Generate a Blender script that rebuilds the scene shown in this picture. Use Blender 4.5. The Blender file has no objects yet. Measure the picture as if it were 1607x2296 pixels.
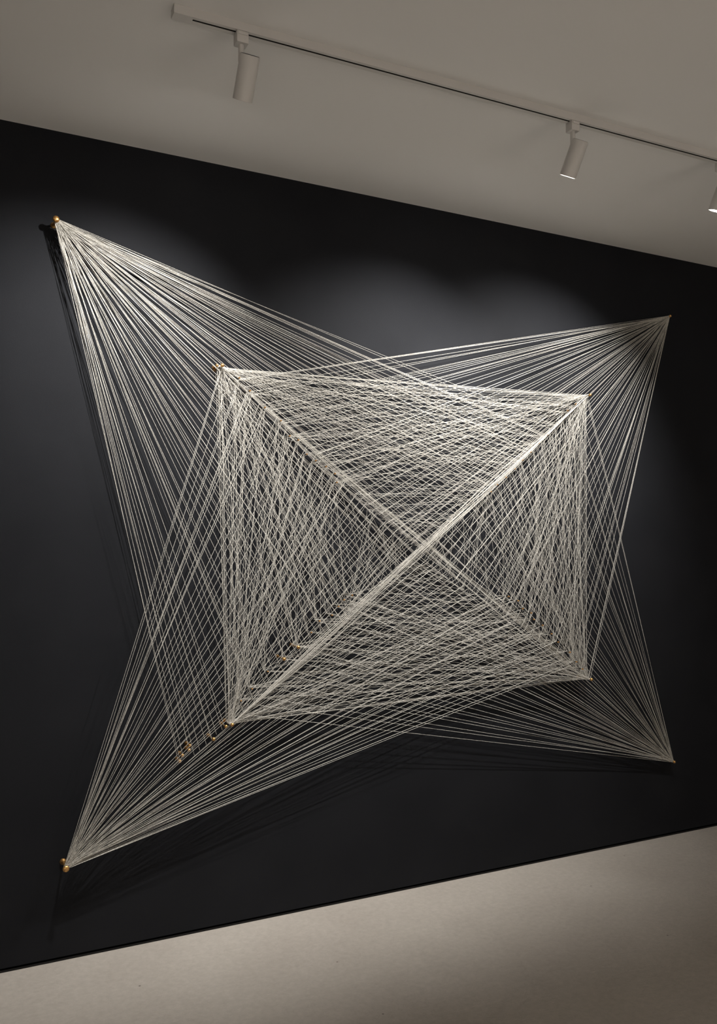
import bpy, bmesh, math, random
from mathutils import Vector, Matrix
R = random.Random(11)
SC = bpy.context.scene
COL = SC.collection

# ------------------------------------------------------------------ camera geometry
F = 1900.0; CX = 803.5; HY = 1227.0; D = 3.23; EYE = 1.5
YAW = math.atan2(.4437, .896)
CY, SY = math.cos(YAW), math.sin(YAW)
ROOM_H = 3.005
def ray(px, py):
    X = (px-CX)/F; Z = (HY-py)/F
    return Vector((X*CY+SY, -X*SY+CY, Z))
def on_wall(px, py, off=0.0):            # point standing `off` metres in front of the black wall
    r = ray(px, py); t = (D-off)/r.y
    return Vector((r.x*t, -off, EYE+r.z*t))

# ------------------------------------------------------------------ materials
def mat(name, col, rough=.5, metal=0.0, spec=.5):
    m = bpy.data.materials.new(name); m.use_nodes = True
    b = m.node_tree.nodes['Principled BSDF']
    b.inputs['Base Color'].default_value = (*col, 1)
    b.inputs['Roughness'].default_value = rough
    b.inputs['Metallic'].default_value = metal
    b.inputs['Specular IOR Level'].default_value = spec
    return m, m.node_tree, b
def nz(nt, scale, detail=4, vec=None, rough=.5):
    n = nt.nodes.new('ShaderNodeTexNoise'); n.inputs['Scale'].default_value = scale
    n.inputs['Detail'].default_value = detail; n.inputs['Roughness'].default_value = rough
    if vec: nt.links.new(vec, n.inputs['Vector'])
    return n
def coords(nt, sc=(1, 1, 1)):
    tc = nt.nodes.new('ShaderNodeTexCoord'); mp = nt.nodes.new('ShaderNodeMapping')
    mp.inputs['Scale'].default_value = sc
    nt.links.new(tc.outputs['Object'], mp.inputs['Vector']); return mp.outputs['Vector']
def ramp(nt, fac, stops):
    r = nt.nodes.new('ShaderNodeValToRGB'); nt.links.new(fac, r.inputs['Fac'])
    el = r.color_ramp.elements
    el[0].position, el[0].color = stops[0][0], (*stops[0][1], 1)
    el[1].position, el[1].color = stops[-1][0], (*stops[-1][1], 1)
    for p, c in stops[1:-1]:
        e = el.new(p); e.color = (*c, 1)
    return r.outputs['Color']
def bump(nt, b, h, strength, dist):
    n = nt.nodes.new('ShaderNodeBump'); n.inputs['Strength'].default_value = strength
    n.inputs['Distance'].default_value = dist
    nt.links.new(h, n.inputs['Height']); nt.links.new(n.outputs['Normal'], b.inputs['Normal'])

BLACK, nt, b = mat('black_wall_paint', (.030, .031, .037), .68, 0, .08)
v = coords(nt)
c = ramp(nt, nz(nt, 3, 3, v).outputs['Fac'], [(.3, (.0107, .0112, .0131)), (.7, (.0136, .0142, .0164))])
nt.links.new(c, b.inputs['Base Color'])
bump(nt, b, nz(nt, 420, 3, v).outputs['Fac'], .25, .0012)

CEIL, nt, b = mat('ceiling_paint', (.84, .83, .815), .9, 0, .2)
v = coords(nt); bump(nt, b, nz(nt, 260, 2, v).outputs['Fac'], .1, .001)
PLASTER, nt, b = mat('white_wall_paint', (.62, .59, .55), .9, 0, .2)

FLOOR, nt, b = mat('polished_concrete', (.5, .44, .38), .5, 0, .25)
v = coords(nt)
base = ramp(nt, nz(nt, 1.6, 6, v, .6).outputs['Fac'], [(.25, (.40, .36, .315)), (.75, (.485, .443, .392))])
fine = ramp(nt, nz(nt, 42, 5, v, .7).outputs['Fac'], [(.3, (.84, .835, .83)), (.7, (1, 1, 1))])
mx = nt.nodes.new('ShaderNodeMix'); mx.data_type = 'RGBA'; mx.blend_type = 'MULTIPLY'; mx.inputs['Factor'].default_value = 1
nt.links.new(base, mx.inputs['A']); nt.links.new(fine, mx.inputs['B'])
# sparse pits and pale trowel scratches
pit = nt.nodes.new('ShaderNodeTexVoronoi'); pit.inputs['Scale'].default_value = 7
nt.links.new(coords(nt), pit.inputs['Vector'])
pr = ramp(nt, pit.outputs['Distance'], [(.018, (.25, .22, .2)), (.035, (1, 1, 1))])
mx2 = nt.nodes.new('ShaderNodeMix'); mx2.data_type = 'RGBA'; mx2.blend_type = 'MULTIPLY'; mx2.inputs['Factor'].default_value = .8
nt.links.new(mx.outputs['Result'], mx2.inputs['A']); nt.links.new(pr, mx2.inputs['B'])
sn = nz(nt, 9, 6, coords(nt, (1.2, 7, 1)), .75)
sr = ramp(nt, sn.outputs['Fac'], [(.66, (0, 0, 0)), (.73, (1, 1, 1))])
mx3 = nt.nodes.new('ShaderNodeMix'); mx3.data_type = 'RGBA'
mx3.inputs['B'].default_value = (.66, .60, .53, 1)
nt.links.new(sr, mx3.inputs['Factor']); nt.links.new(mx2.outputs['Result'], mx3.inputs['A'])
nt.links.new(mx3.outputs['Result'], b.inputs['Base Color'])
bump(nt, b, nz(nt, 60, 6, coords(nt, (1, 2.2, 1)), .7).outputs['Fac'], .55, .004)

NAIL, nt, b = mat('blackened_nail', (.03, .028, .026), .5, .6)
BRASS, nt, b = mat('aged_brass', (.72, .42, .14), .34, .85)
c = ramp(nt, nz(nt, 160, 3, coords(nt)).outputs['Fac'], [(.35, (.36, .17, .055)), (.65, (.78, .47, .17))])
nt.links.new(c, b.inputs['Base Color'])
THREAD, nt, b = mat('waxed_linen_thread', (.80, .755, .67), .75, 0, .3)
c = ramp(nt, nz(nt, 220, 2, coords(nt)).outputs['Fac'], [(.38, (.40, .375, .33)), (.62, (.61, .585, .53))])
nt.links.new(c, b.inputs['Base Color'])
WHITE, nt, b = mat('lamp_white_enamel', (.62, .60, .58), .45)
SLOT, nt, b = mat('conductor_slot_black', (.012, .010, .009), .8, 0, .1)
DARK, nt, b = mat('lamp_dark_vent', (.03, .03, .03), .6)
REFL, nt, b = mat('lamp_reflector', (.8, .8, .8), .25, 1.0)
LENS = bpy.data.materials.new('lamp_lens_lit'); LENS.use_nodes = True
nt = LENS.node_tree; nt.nodes.clear()
o = nt.nodes.new('ShaderNodeOutputMaterial'); e = nt.nodes.new('ShaderNodeEmission')
e.inputs['Color'].default_value = (1, .97, .92, 1); e.inputs['Strength'].default_value = 240
nt.links.new(e.outputs[0], o.inputs['Surface'])
GAP, nt, b = mat('black_baseboard', (.008, .0075, .007), .6, 0, .2)

# ------------------------------------------------------------------ mesh helpers
def link(name, bm, m, parent=None, smooth=False, label=None):
    me = bpy.data.meshes.new(name); bm.normal_update(); bm.to_mesh(me); bm.free()
    me.materials.append(m)
    if smooth:
        for p in me.polygons: p.use_smooth = True
        try: me.set_sharp_from_angle(angle=math.radians(40))
        except Exception: pass
    ob = bpy.data.objects.new(name, me); COL.objects.link(ob)
    if parent: ob.parent = parent
    if label: ob['label'] = label
    return ob
def box(bm, x0, x1, y0, y1, z0, z1, bev=0):
    g = bmesh.ops.create_cube(bm, size=1)['verts']
    for q in g:
        q.co = Vector((x0+(q.co.x+.5)*(x1-x0), y0+(q.co.y+.5)*(y1-y0), z0+(q.co.z+.5)*(z1-z0)))
    if bev:
        es = list({e for q in g for e in q.link_edges})
        bmesh.ops.bevel(bm, geom=es, offset=bev, segments=2, affect='EDGES', profile=.6)
    return bm
def lathe(bm, prof, seg=32, M=Matrix.Identity(4)):   # prof: (radius, height) from one end to the other
    rings = []
    for r, z in prof:
        if r < 1e-6: rings.append([bm.verts.new(M @ Vector((0, 0, z)))])
        else: rings.append([bm.verts.new(M @ Vector((r*math.cos(2*math.pi*k/seg), r*math.sin(2*math.pi*k/seg), z))) for k in range(seg)])
    for a, bb in zip(rings, rings[1:]):
        for k in range(seg):
            k2 = (k+1) % seg
            if len(a) == 1 and len(bb) == 1: continue
            if len(a) == 1: bm.faces.new((a[0], bb[k2], bb[k]))
            elif len(bb) == 1: bm.faces.new((a[k], a[k2], bb[0]))
            else: bm.faces.new((a[k], a[k2], bb[k2], bb[k]))
    bmesh.ops.recalc_face_normals(bm, faces=bm.faces)
    return bm
def tube(bm, pts, r, seg=5):
    prev = None
    n = len(pts)
    for i, p in enumerate(pts):
        d = (pts[min(i+1, n-1)]-pts[max(i-1, 0)]).normalized()
        u = d.cross(Vector((0, 1, 0)))
        if u.length < 1e-4: u = Vector((1, 0, 0))
        u.normalize(); w = d.cross(u)
        ring = [bm.verts.new(p+r*(math.cos(2*math.pi*k/seg)*u+math.sin(2*math.pi*k/seg)*w)) for k in range(seg)]
        if prev:
            for k in range(seg): bm.faces.new((prev[k], prev[(k+1) % seg], ring[(k+1) % seg], ring[k]))
        prev = ring
def empty(name, loc, label=None, cat=None, group=None):
    o = bpy.data.objects.new(name, None); COL.objects.link(o); o.location = loc
    o.empty_display_size = .05
    if label: o['label'] = label
    if cat: o['category'] = cat
    if group: o['group'] = group
    return o

# ------------------------------------------------------------------ the room
X0, X1, Y0 = -4.2, 7.2, -6.5
def struct(name, m, *b_, bev=0, label=None):
    ob = link(name, box(bmesh.new(), *b_, bev), m); ob['kind'] = 'structure'
    if label: ob['label'] = label; 
    return ob
struct('floor', FLOOR, X0-.2, X1+.2, Y0-.2, .3, -.15, 0)
struct('ceiling', CEIL, X0-.2, X1+.2, Y0-.2, .3, ROOM_H, ROOM_H+.15)
struct('wall_back', BLACK, X0-.2, X1+.2, 0, .3, .016, ROOM_H)
struct('wall_left', PLASTER, X0-.2, X0, Y0, 0, 0, ROOM_H)
struct('wall_right', PLASTER, X1, X1+.2, Y0, 0, 0, ROOM_H)
struct('wall_front', PLASTER, X0-.2, X1+.2, Y0-.2, Y0, 0, ROOM_H)
struct('baseboard_back', GAP, X0, X1, .002, .02, 0, .008, bev=.0015)

# ------------------------------------------------------------------ the string sculpture
ART = empty('string_art', (1.9, 0, 1.5),
            'large cross shaped string sculpture of pale threads on brass pins, on the black wall', 'artwork')
def rel(p): return p-Vector((1.9, 0, 1.5))

_pin_cache = {}
def pin_mesh(length, big):
    slim = big == 'slim'; big = big is True
    key = (round(length, 3), big, slim)
    if key in _pin_cache: return _pin_cache[key]
    rs = .0042 if big else .0028
    M = Matrix.Rotation(math.radians(90), 4, 'X')            # +z -> -y (out of the wall)
    a = bmesh.new(); lathe(a, [(0, 0), (rs, 0), (rs, length-.004), (rs*.85, length-.004), (0, length-.002)], 12, M)
    cr = .0115 if big else (.0045 if slim else .0078)
    c = bmesh.new(); lathe(c, [(0, 0), (cr, 0), (cr, .002), (cr*.85, .006), (cr*.45, .010), (cr*.40, .014), (rs, .015)], 18, M)
    hr = .0118 if big else (.0034 if slim else .0072)
    h = bmesh.new(); lathe(h, [(rs, length-.008), (hr*.55, length-.007), (hr*.95, length-.0045), (hr, length-.002),
                               (hr*.97, length), (hr*.75, length+.003), (hr*.4, length+.0045), (0, length+.005)], 20, M)
    out = []
    for nm, q in (('brass_pin', a), ('pin_collar', c), ('pin_head', h)):
        me = bpy.data.meshes.new(nm); q.to_mesh(me); q.free(); me.materials.append(NAIL if (slim and nm != 'pin_head') else BRASS)
        for p in me.polygons: p.use_smooth = True
        me.set_sharp_from_angle(angle=math.radians(45))
        out.append(me)
    _pin_cache[key] = out
    return out
class Pin:
    def __init__(s, x, z, length, big=False, tilt=(0, 0), label=None):
        s.x, s.z, s.L, s.tilt = x, z, length, tilt
        ms = pin_mesh(length, big)
        o = bpy.data.objects.new('nail' if big == 'slim' else 'brass_pin', ms[0]); COL.objects.link(o); o.parent = ART
        o.location = rel(Vector((x, -.0004, z))); o.rotation_euler = (tilt[1], 0, tilt[0])
        if label: o['label'] = label
        for nm, me in (('pin_collar', ms[1]), ('pin_head', ms[2])):
            k = bpy.data.objects.new(nm, me); COL.objects.link(k); k.parent = o
        s.o = o
        s.M = Matrix.Rotation(tilt[0], 4, 'Z') @ Matrix.Rotation(tilt[1], 4, 'X')
        s.r = .0042 if big is True else .0028
    def at(s, h, side=None):            # a point where a thread touches the shaft, h metres out of the wall
        p = Vector((s.x, 0, s.z)) + (s.M @ Vector((0, -h, 0)))
        if side is not None: p += Vector((math.cos(side), 0, math.sin(side)))*(s.r+.0006)
        return p

def pin_px(px, py, length, big=False, label=None, att=.85, **k):
    w = on_wall(px, py, length*att)
    return Pin(w.x, w.z, length, big, label=label, **k)
# outer pins (threads meet at these pixels of the wall plane's offset)
oTL = pin_px(125, 493, .070, True, 'large brass pin at the upper left tip')
oTR = pin_px(1501, 709, .034, False, 'small brass pin at the upper right tip')
oBR = pin_px(1510, 1708, .034, False, 'small brass pin at the lower right tip')
oBL = pin_px(147, 1946, .082, True, 'large brass pin at the lower left tip')
cTL = on_wall(497, 820, .09); cTR = on_wall(1320, 886, .09)
cBR = on_wall(1323, 1523, .09); cBL = on_wall(519, 1624, .09)
cen = on_wall(943, 1237, .09)
PX = {   # pins of the four inner rows, read off the wall
 'TL': [(535, 848), (557, 877), (592, 914), (629, 944), (647, 977), (668, 988), (687, 1018), (705, 1035), (727, 1045), (748, 1062), (754, 1084)],
 'TR': [(1287, 908), (1270, 922), (1248, 950), (1223, 975), (1204, 994), (1186, 1014), (1168, 1033), (1150, 1050), (1130, 1070), (1112, 1088), (1098, 1104)],
 'BR': [(1302, 1500), (1288, 1484), (1273, 1461), (1249, 1440), (1232, 1421), (1212, 1402), (1195, 1388), (1187, 1375), (1170, 1365), (1157, 1346), (1138, 1338)],
 'BL': [(540, 1572), (562, 1545), (598, 1505), (636, 1476), (668, 1450), (697, 1418), (715, 1393), (740, 1378), (757, 1358), (770, 1345), (786, 1334)]}
def arm(key, corner):
    out = [Pin(corner.x, corner.z, .1, 'mid')]
    for i, (px, py) in enumerate(PX[key]):
        p = on_wall(px, py, .075)
        out.append(Pin(p.x, p.z, .086, 'mid' if (key == 'BL' and i in (3, 4)) else 'slim', (R.uniform(-.04, .04), R.uniform(-.04, .04))))
    return out
aTL, aTR, aBR, aBL = arm('TL', cTL), arm('TR', cTR), arm('BR', cBR), arm('BL', cBL)
N = len(aTL)
class Knot:                               # a thread tied onto the diagonal bundle instead of a pin
    L = .1
    def __init__(s, p): s.p = p
    def at(s, h, side=None): return Vector((s.p.x, -h, s.p.z))
def knots(corner): return [Knot(corner.lerp(cen, f)) for f in (.30, .36, .415, .465, .51, .55, .59, .625, .66, .69, .72, .75, .777, .803, .828, .852, .875, .897, .918, .938, .957, .975, .99)]
kTL, kTR, kBR, kBL = knots(cTL), knots(cTR), knots(cBR), knots(cBL)
ext = [pin_px(x, y, l) for x, y, l in ((505, 1628, .07), (477, 1656, .078), (424, 1671, .05), (423, 1681, .05), (408, 1693, .05), (402, 1706, .045))]
tlx = [pin_px(486, 820, .05)]

threads = []          # list of (points, showing size)
def thread(a, b, wob=0.0, r=.00060, mid=None):
    L = (b-a).length
    n = 2 if wob == 0 and mid is None else 14
    d = (b-a).normalized(); u = Vector((-d.z, 0, d.x))
    pts = []
    if mid is not None:
        ctl = [a]+mid+[b]
        for i in range(len(ctl)-1):
            for k in range(4): pts.append(ctl[i].lerp(ctl[i+1], k/4))
        pts.append(b)
    else:
        k1, k2 = R.uniform(.25, .75), R.uniform(.1, .9)
        s1, s2 = R.gauss(0, wob), R.gauss(0, wob*.35)
        for i in range(n):
            t = i/(n-1)
            tri = t/k1 if t < k1 else (1-t)/(1-k1)
            tri = tri*tri*(3-2*tri)*.4+tri*.6
            o = s1*tri+s2*math.sin(t*math.pi*3+k2*6)*min(1, 6*t, 6*(1-t))
            pts.append(a.lerp(b, t)+u*o)
    threads.append((pts, r, L))
def span(p, ha, q, hb, wob=0.0, r=.00060, spread=0):
    a0, b0 = p.at(ha), q.at(hb)
    ang = math.atan2(b0.z-a0.z, b0.x-a0.x)
    sd = R.choice((-1, 1))
    thread(p.at(ha, ang+sd*math.pi/2), q.at(hb, ang+R.choice((-1, 1))*math.pi/2), wob, r)

anti = aTR + aBL      # the diagonal from upper right to lower left
main = aTL + aBR
# --- outer fans : long straight threads over everything
def outer(hub, h0, targets, doubles, lo=.070, hi=.088):
    for i, t in enumerate(targets):
        for k in range(2 if R.random() < (.12 if isinstance(t, Knot) else doubles) else 1):
            h1 = min(R.uniform(lo, hi), t.L-.012)
            if k and isinstance(t, Knot): t = Knot(t.p+Vector((R.uniform(-.006, .006), 0, R.uniform(-.006, .006))))
            span(hub, h0+R.uniform(-.006, .004), t, h1, wob=0, r=.00068)
def row(corner, f0, n, f1=.985):        # tie points spread along a diagonal
    return [Knot(corner.lerp(cen, f0+(f1-f0)*((i+R.uniform(-.28, .28))/(n-1))**.93 if i else f0)) for i in range(n)]
outer(oTL, .058, row(cTR, .21, 38)+row(cBL, .02, 36)+aTR[4:8:2]+aBL[2:8:3]+ext, .35)
for f in (-.035, -.06, -.085, -.11, -.14, -.165):
    p = cBL.lerp(cen, f); span(oTL, .056, Knot(p), R.uniform(.058, .066), wob=0, r=.00066)
outer(oTR, .026, row(cTL, .07, 30)+row(cBR, .01, 28)+aTL[1:5]+aBR[:6:2], .4)
outer(oBL, .068, row(cTL, .005, 32)+row(cBR, .12, 30)+aTL[:4]+aBR[2:8:2], .4)
outer(oBR, .026, row(cTR, .01, 28)+row(cBL, .05, 26)+aTR[:6:2], .3)
n_outer = len(threads)
# --- inner corner fans
def inner(hub, A, B, kA, kB):
    for T in (A, B):
        for i, t in enumerate(T):
            for k in range(3 if i < 3 else (2 if i % 2 else 1)):
                h = R.uniform(.045, .078) if k == 0 else R.uniform(.02, .06)
                span(hub, max(.03, h+R.uniform(-.01, .01)), t, min(h, t.L-.012), wob=.003)
    for t in kA[::2]+kB[1::2]: span(hub, R.uniform(.05, .085), t, R.uniform(.05, .085), wob=.0015)
inner(aTL[0], aTR, aBL, kTR, kBL); inner(aTR[0], aTL, aBR, kTL, kBR)
inner(aBR[0], aTR, aBL, kTR, kBL); inner(aBL[0], aTL, aBR, kTL, kBR)
# --- net between neighbouring arms
for A, B, KA, KB in ((aTL, aTR, kTL, kTR), (aTR, aBR, kTR, kBR), (aBR, aBL, kBR, kBL), (aBL, aTL, kBL, kTL)):
    for X, Y, KY in ((A, B, KB), (B, A, KA)):
        for i in range(1, N):
            for j in (R.choice((0, 1, 2)), R.choice((3, 4, 5)))[:2 if i % 3 else 1]:
                h = R.uniform(.02, .065)
                span(X[i], h, Y[j], h+R.uniform(-.006, .006), wob=.004)
            if i > 2 and i % 2:
                h = R.uniform(.03, .07); span(X[i], h, R.choice(KY[:18]), h+.01, wob=.003)
    for i in range(5, N):                        # the small inner square
        span(A[i], R.uniform(.012, .04), B[min(N-1, i+R.choice((-1, 0, 1)))], R.uniform(.012, .04), wob=.006)
    for q in range(24):                          # slack threads close to the wall around the middle
        a, b2 = R.choice(KA[4:21]).p.copy(), R.choice(KB[4:21]).p.copy()
        a.y = -R.uniform(.012, .03); b2.y = -R.uniform(.012, .03)
        thread(a, b2, wob=.007)
# --- dense bundle along the rising diagonal, in front of the net
def side(p, d): return p
dA = (cBL-cTR).normalized(); uA = Vector((-dA.z, 0, dA.x))
for k in range(20):
    i, j = R.choice((0, 0, 0, 1, 2, 3, 4)), R.choice((0, 0, 0, 1, 1, 2, 3))
    a = cTR.lerp(cen, (0, .05, .1, .16, .22)[i]); b2 = cBL.lerp(cen, (0, .05, .1, .16, .22)[j])
    o1, o2, o3 = R.gauss(0, .014), R.gauss(0, .014), R.gauss(0, .012)
    m = [a.lerp(b2, .25)+uA*o1, a.lerp(b2, .52)+uA*(o1*.4+o2*.5+o3*.3), a.lerp(b2, .80)+uA*o2*1.3]
    for q in m: q.y = -R.uniform(.082, .090)
    thread(a, b2, mid=m)
# --- slacker bundle along the falling diagonal, close to the wall
dM = (cBR-cTL).normalized(); uM = Vector((-dM.z, 0, dM.x))
for k in range(15):
    i, j = R.choice((0, 0, 2, 4, 6, 8)), R.choice((0, 0, 1, 2))
    a = aTL[i].at(R.uniform(.03, .06)); b2 = aBR[j].at(R.uniform(.03, .06))
    o1, o2 = R.gauss(0, .012), R.gauss(0, .012)
    m = [a.lerp(b2, .3)+uM*o1, a.lerp(b2, .5)+uM*(o1+o2)*.4, a.lerp(b2, .7)+uM*o2]
    thread(a, b2, mid=m)
print('threads', len(threads), 'outer', n_outer)

order = sorted(range(len(threads)), key=lambda i: (i >= n_outer, -threads[i][2]))
single = set(order[:100])
for i in order[:100]:
    pts, r, L = threads[i]; bm = bmesh.new()
    tube(bm, [rel(p) for p in pts], r, 6)
    link('thread', bm, THREAD, ART, True)
bm = bmesh.new()
for i in order[100:]:
    pts, r, L = threads[i]; tube(bm, [rel(p) for p in pts], r, 5)
o = link('woven_threads', bm, THREAD, ART, True); o['kind'] = 'stuff'
# thread wound round the hub pins
for p, h, big in ((oTL, .058, 1), (oBL, .068, 1), (oTR, .026, 0), (oBR, .026, 0), (aTL[0], .06, 0), (aTR[0], .066, 0), (aBR[0], .066, 0), (aBL[0], .066, 0)):
    bm = bmesh.new(); pts = []
    w = .008 if (big or p.L < .05) else .024
    turns = int(w*2/.0018)
    for k in range(turns*10+1):
        a = k/10*2*math.pi; rr = p.r+.0009+.0012*abs(math.sin(k*.13))
        pts.append(rel(Vector((p.x+rr*math.cos(a), -(h-w+2*w*k/(turns*10)), p.z+rr*math.sin(a)))))
    tube(bm, pts, .0009, 5)
    link('thread_winding', bm, THREAD, ART, True)

# ------------------------------------------------------------------ lighting track and spotlights
TW, TH = .034, .024
TX0, TX1 = .583, 4.4
SLOPE = -.0192                       # the track runs very slightly out of parallel with the wall
ty = lambda x: -.886+SLOPE*(x-TX0)
zt = ROOM_H-TH
tr = empty('lighting_track', (TX0, ty(TX0), ROOM_H), 'long white lighting track fixed under the grey ceiling', 'track')
tr.rotation_euler = (0, 0, math.atan(SLOPE))
LT = TX1-TX0
sl = -.002
bm = bmesh.new()                      # solid channel either side of the open slot
box(bm, .055, LT, -TW/2, sl-.004, -TH, 0)
box(bm, .055, LT, sl+.004, TW/2, -TH, 0)
link('rail', bm, WHITE, tr)
link('conductor_slot', box(bmesh.new(), .056, LT-.001, sl-.0039, sl+.0039, -TH+.0008, 0), SLOT, tr, label='black slot running along the underside')
link('end_cap', box(bmesh.new(), 0, .056, -TW/2-.0012, TW/2+.0012, -TH-.001, 0, .0015), WHITE, tr)

def lamp(x, tilt, yaw, aim, aimyaw, label, power, cone):
    root = empty('track_spotlight', (x, ty(x), zt), label, 'spotlight', 'white spotlights on the track')
    # adapter clipped in the slot
    bm = bmesh.new(); box(bm, -.018, .018, -.017, .017, -.034, .0, .004)
    box(bm, -.014, .014, -.0165, -.0185, -.012, -.004, .0005)
    link('track_adapter', bm, WHITE, root, True)
    bm = bmesh.new(); lathe(bm, [(0, -.034), (.0085, -.034), (.0085, -.080), (.0075, -.086), (0, -.088)], 20)
    link('stem', bm, WHITE, root, True)
    # head: local -z is the beam; pivot on the side of the tube
    H = Matrix.Rotation(yaw, 4, 'Z') @ Matrix.Rotation(tilt, 4, 'X')
    P = Matrix.Translation((0, 0, -.082)) @ H @ Matrix.Translation((.0215, -.004, 0))
    rt, ztop, zbot = .0292, .024, -.096
    bm = bmesh.new()
    lathe(bm, [(0, ztop-.004), (rt-.004, ztop-.004), (rt-.0035, ztop), (rt-.0008, ztop), (rt, ztop-.001), (rt, zbot+.0008),
               (rt-.0008, zbot), (rt-.0028, zbot), (rt-.0030, zbot+.016), (0, zbot+.018)], 48, P)
    hd = link('lamp_housing', bm, WHITE, root, True)
    bm = bmesh.new(); lathe(bm, [(0, ztop-.002), (rt-.0028, ztop-.002), (rt-.0028, ztop+.0008), (0, ztop+.0012)], 32, P)
    link('rear_vent', bm, DARK, hd, True, 'black vent at the back of the lamp')
    bm = bmesh.new(); lathe(bm, [(.0218, zbot+.004), (rt-.0035, zbot+.0012), (rt-.0033, zbot+.001), (.0216, zbot+.005)], 32, P)
    link('reflector', bm, REFL, hd, True)
    bm = bmesh.new(); lathe(bm, [(0, zbot+.0015), (.0215, zbot+.0025), (.0215, zbot+.0055), (0, zbot+.0056)], 32, P)
    link('lens', bm, LENS, hd, True, 'glowing lens')
    L = bpy.data.lights.new('track_spot_beam', 'SPOT'); L.energy = power; L.spot_size = cone
    L.spot_blend = .85; L.shadow_soft_size = .016; L.color = (1, .98, .955)
    lo = bpy.data.objects.new('lamp_beam', L); COL.objects.link(lo); lo.parent = root
    lo.matrix_local = Matrix.Translation((P @ Vector((0, 0, zbot-.004)))) @ Matrix.Rotation(aimyaw, 4, 'Z') @ Matrix.Rotation(aim, 4, 'X')
    return root
lampx = lambda px, py: (lambda r, t: r.x*t)(ray(px, py), (D-.90)/ray(px, py).y)
xA, xB, xC = lampx(543, 88), lampx(1278, 288), lampx(1604, 374)
print('lamps', xA, xB, xC)
T = math.radians
lamp(xA, T(33), T(1), T(41), T(21), 'white tube spotlight nearest the capped end of the track', 165, T(98))
lamp(xB, T(30.5), T(5), T(43.5), T(17), 'white tube spotlight in the middle of the three on the track', 160, T(90))
lamp(xC, T(24), T(10), T(44), T(15), 'white tube spotlight cut off by the right edge, lens glowing', 180, T(94))

# ------------------------------------------------------------------ added fill lamps, unseen behind the camera, brightening the ceiling by bounce
def fill_lamp(x, y, label, power):
    root = empty('fill_downlight', (x, y, ROOM_H), label, 'fill light', 'added fill lamps behind the camera')
    bm = bmesh.new(); lathe(bm, [(.30, 0), (.33, 0), (.33, -.02), (.30, -.02), (.30, 0)], 40); link('bezel', bm, WHITE, root, True)
    bm = bmesh.new(); lathe(bm, [(0, -.004), (.30, -.004), (.30, -.008), (0, -.008)], 40); link('diffuser', bm, REFL, root, True)
    L = bpy.data.lights.new('fill_lamp', 'SPOT'); L.spot_size = math.radians(84); L.spot_blend = .6; L.shadow_soft_size = .2; L.energy = power; L.color = (1, .985, .965)
    lo = bpy.data.objects.new('fill_beam', L); COL.objects.link(lo); lo.parent = root; lo.location = (0, 0, -.03)
fill_lamp(-1.2, -5.6, 'added round fill lamp, out of view at the back left', 1850)
fill_lamp(3.4, -5.7, 'added round fill lamp, out of view at the back right', 1850)

# ------------------------------------------------------------------ world, camera, view
w = bpy.data.worlds.new('world'); SC.world = w; w.use_nodes = True
w.node_tree.nodes['Background'].inputs[0].default_value = (.9, .87, .82, 1)
w.node_tree.nodes['Background'].inputs[1].default_value = .02
cam = bpy.data.cameras.new('camera'); co = bpy.data.objects.new('camera', cam); COL.objects.link(co)
cam.sensor_fit = 'HORIZONTAL'; cam.sensor_width = 36; cam.lens = F/1607*36
cam.shift_y = (HY-1148)/1607; cam.shift_x = 0
co.location = (0, -D, EYE); co.rotation_euler = (math.radians(90), 0, -YAW)
SC.camera = co
SC.view_settings.view_transform = 'Standard'; SC.view_settings.look = 'None'
SC.view_settings.gamma = 1; SC.view_settings.exposure = 0; SC.view_settings.use_curve_mapping = False
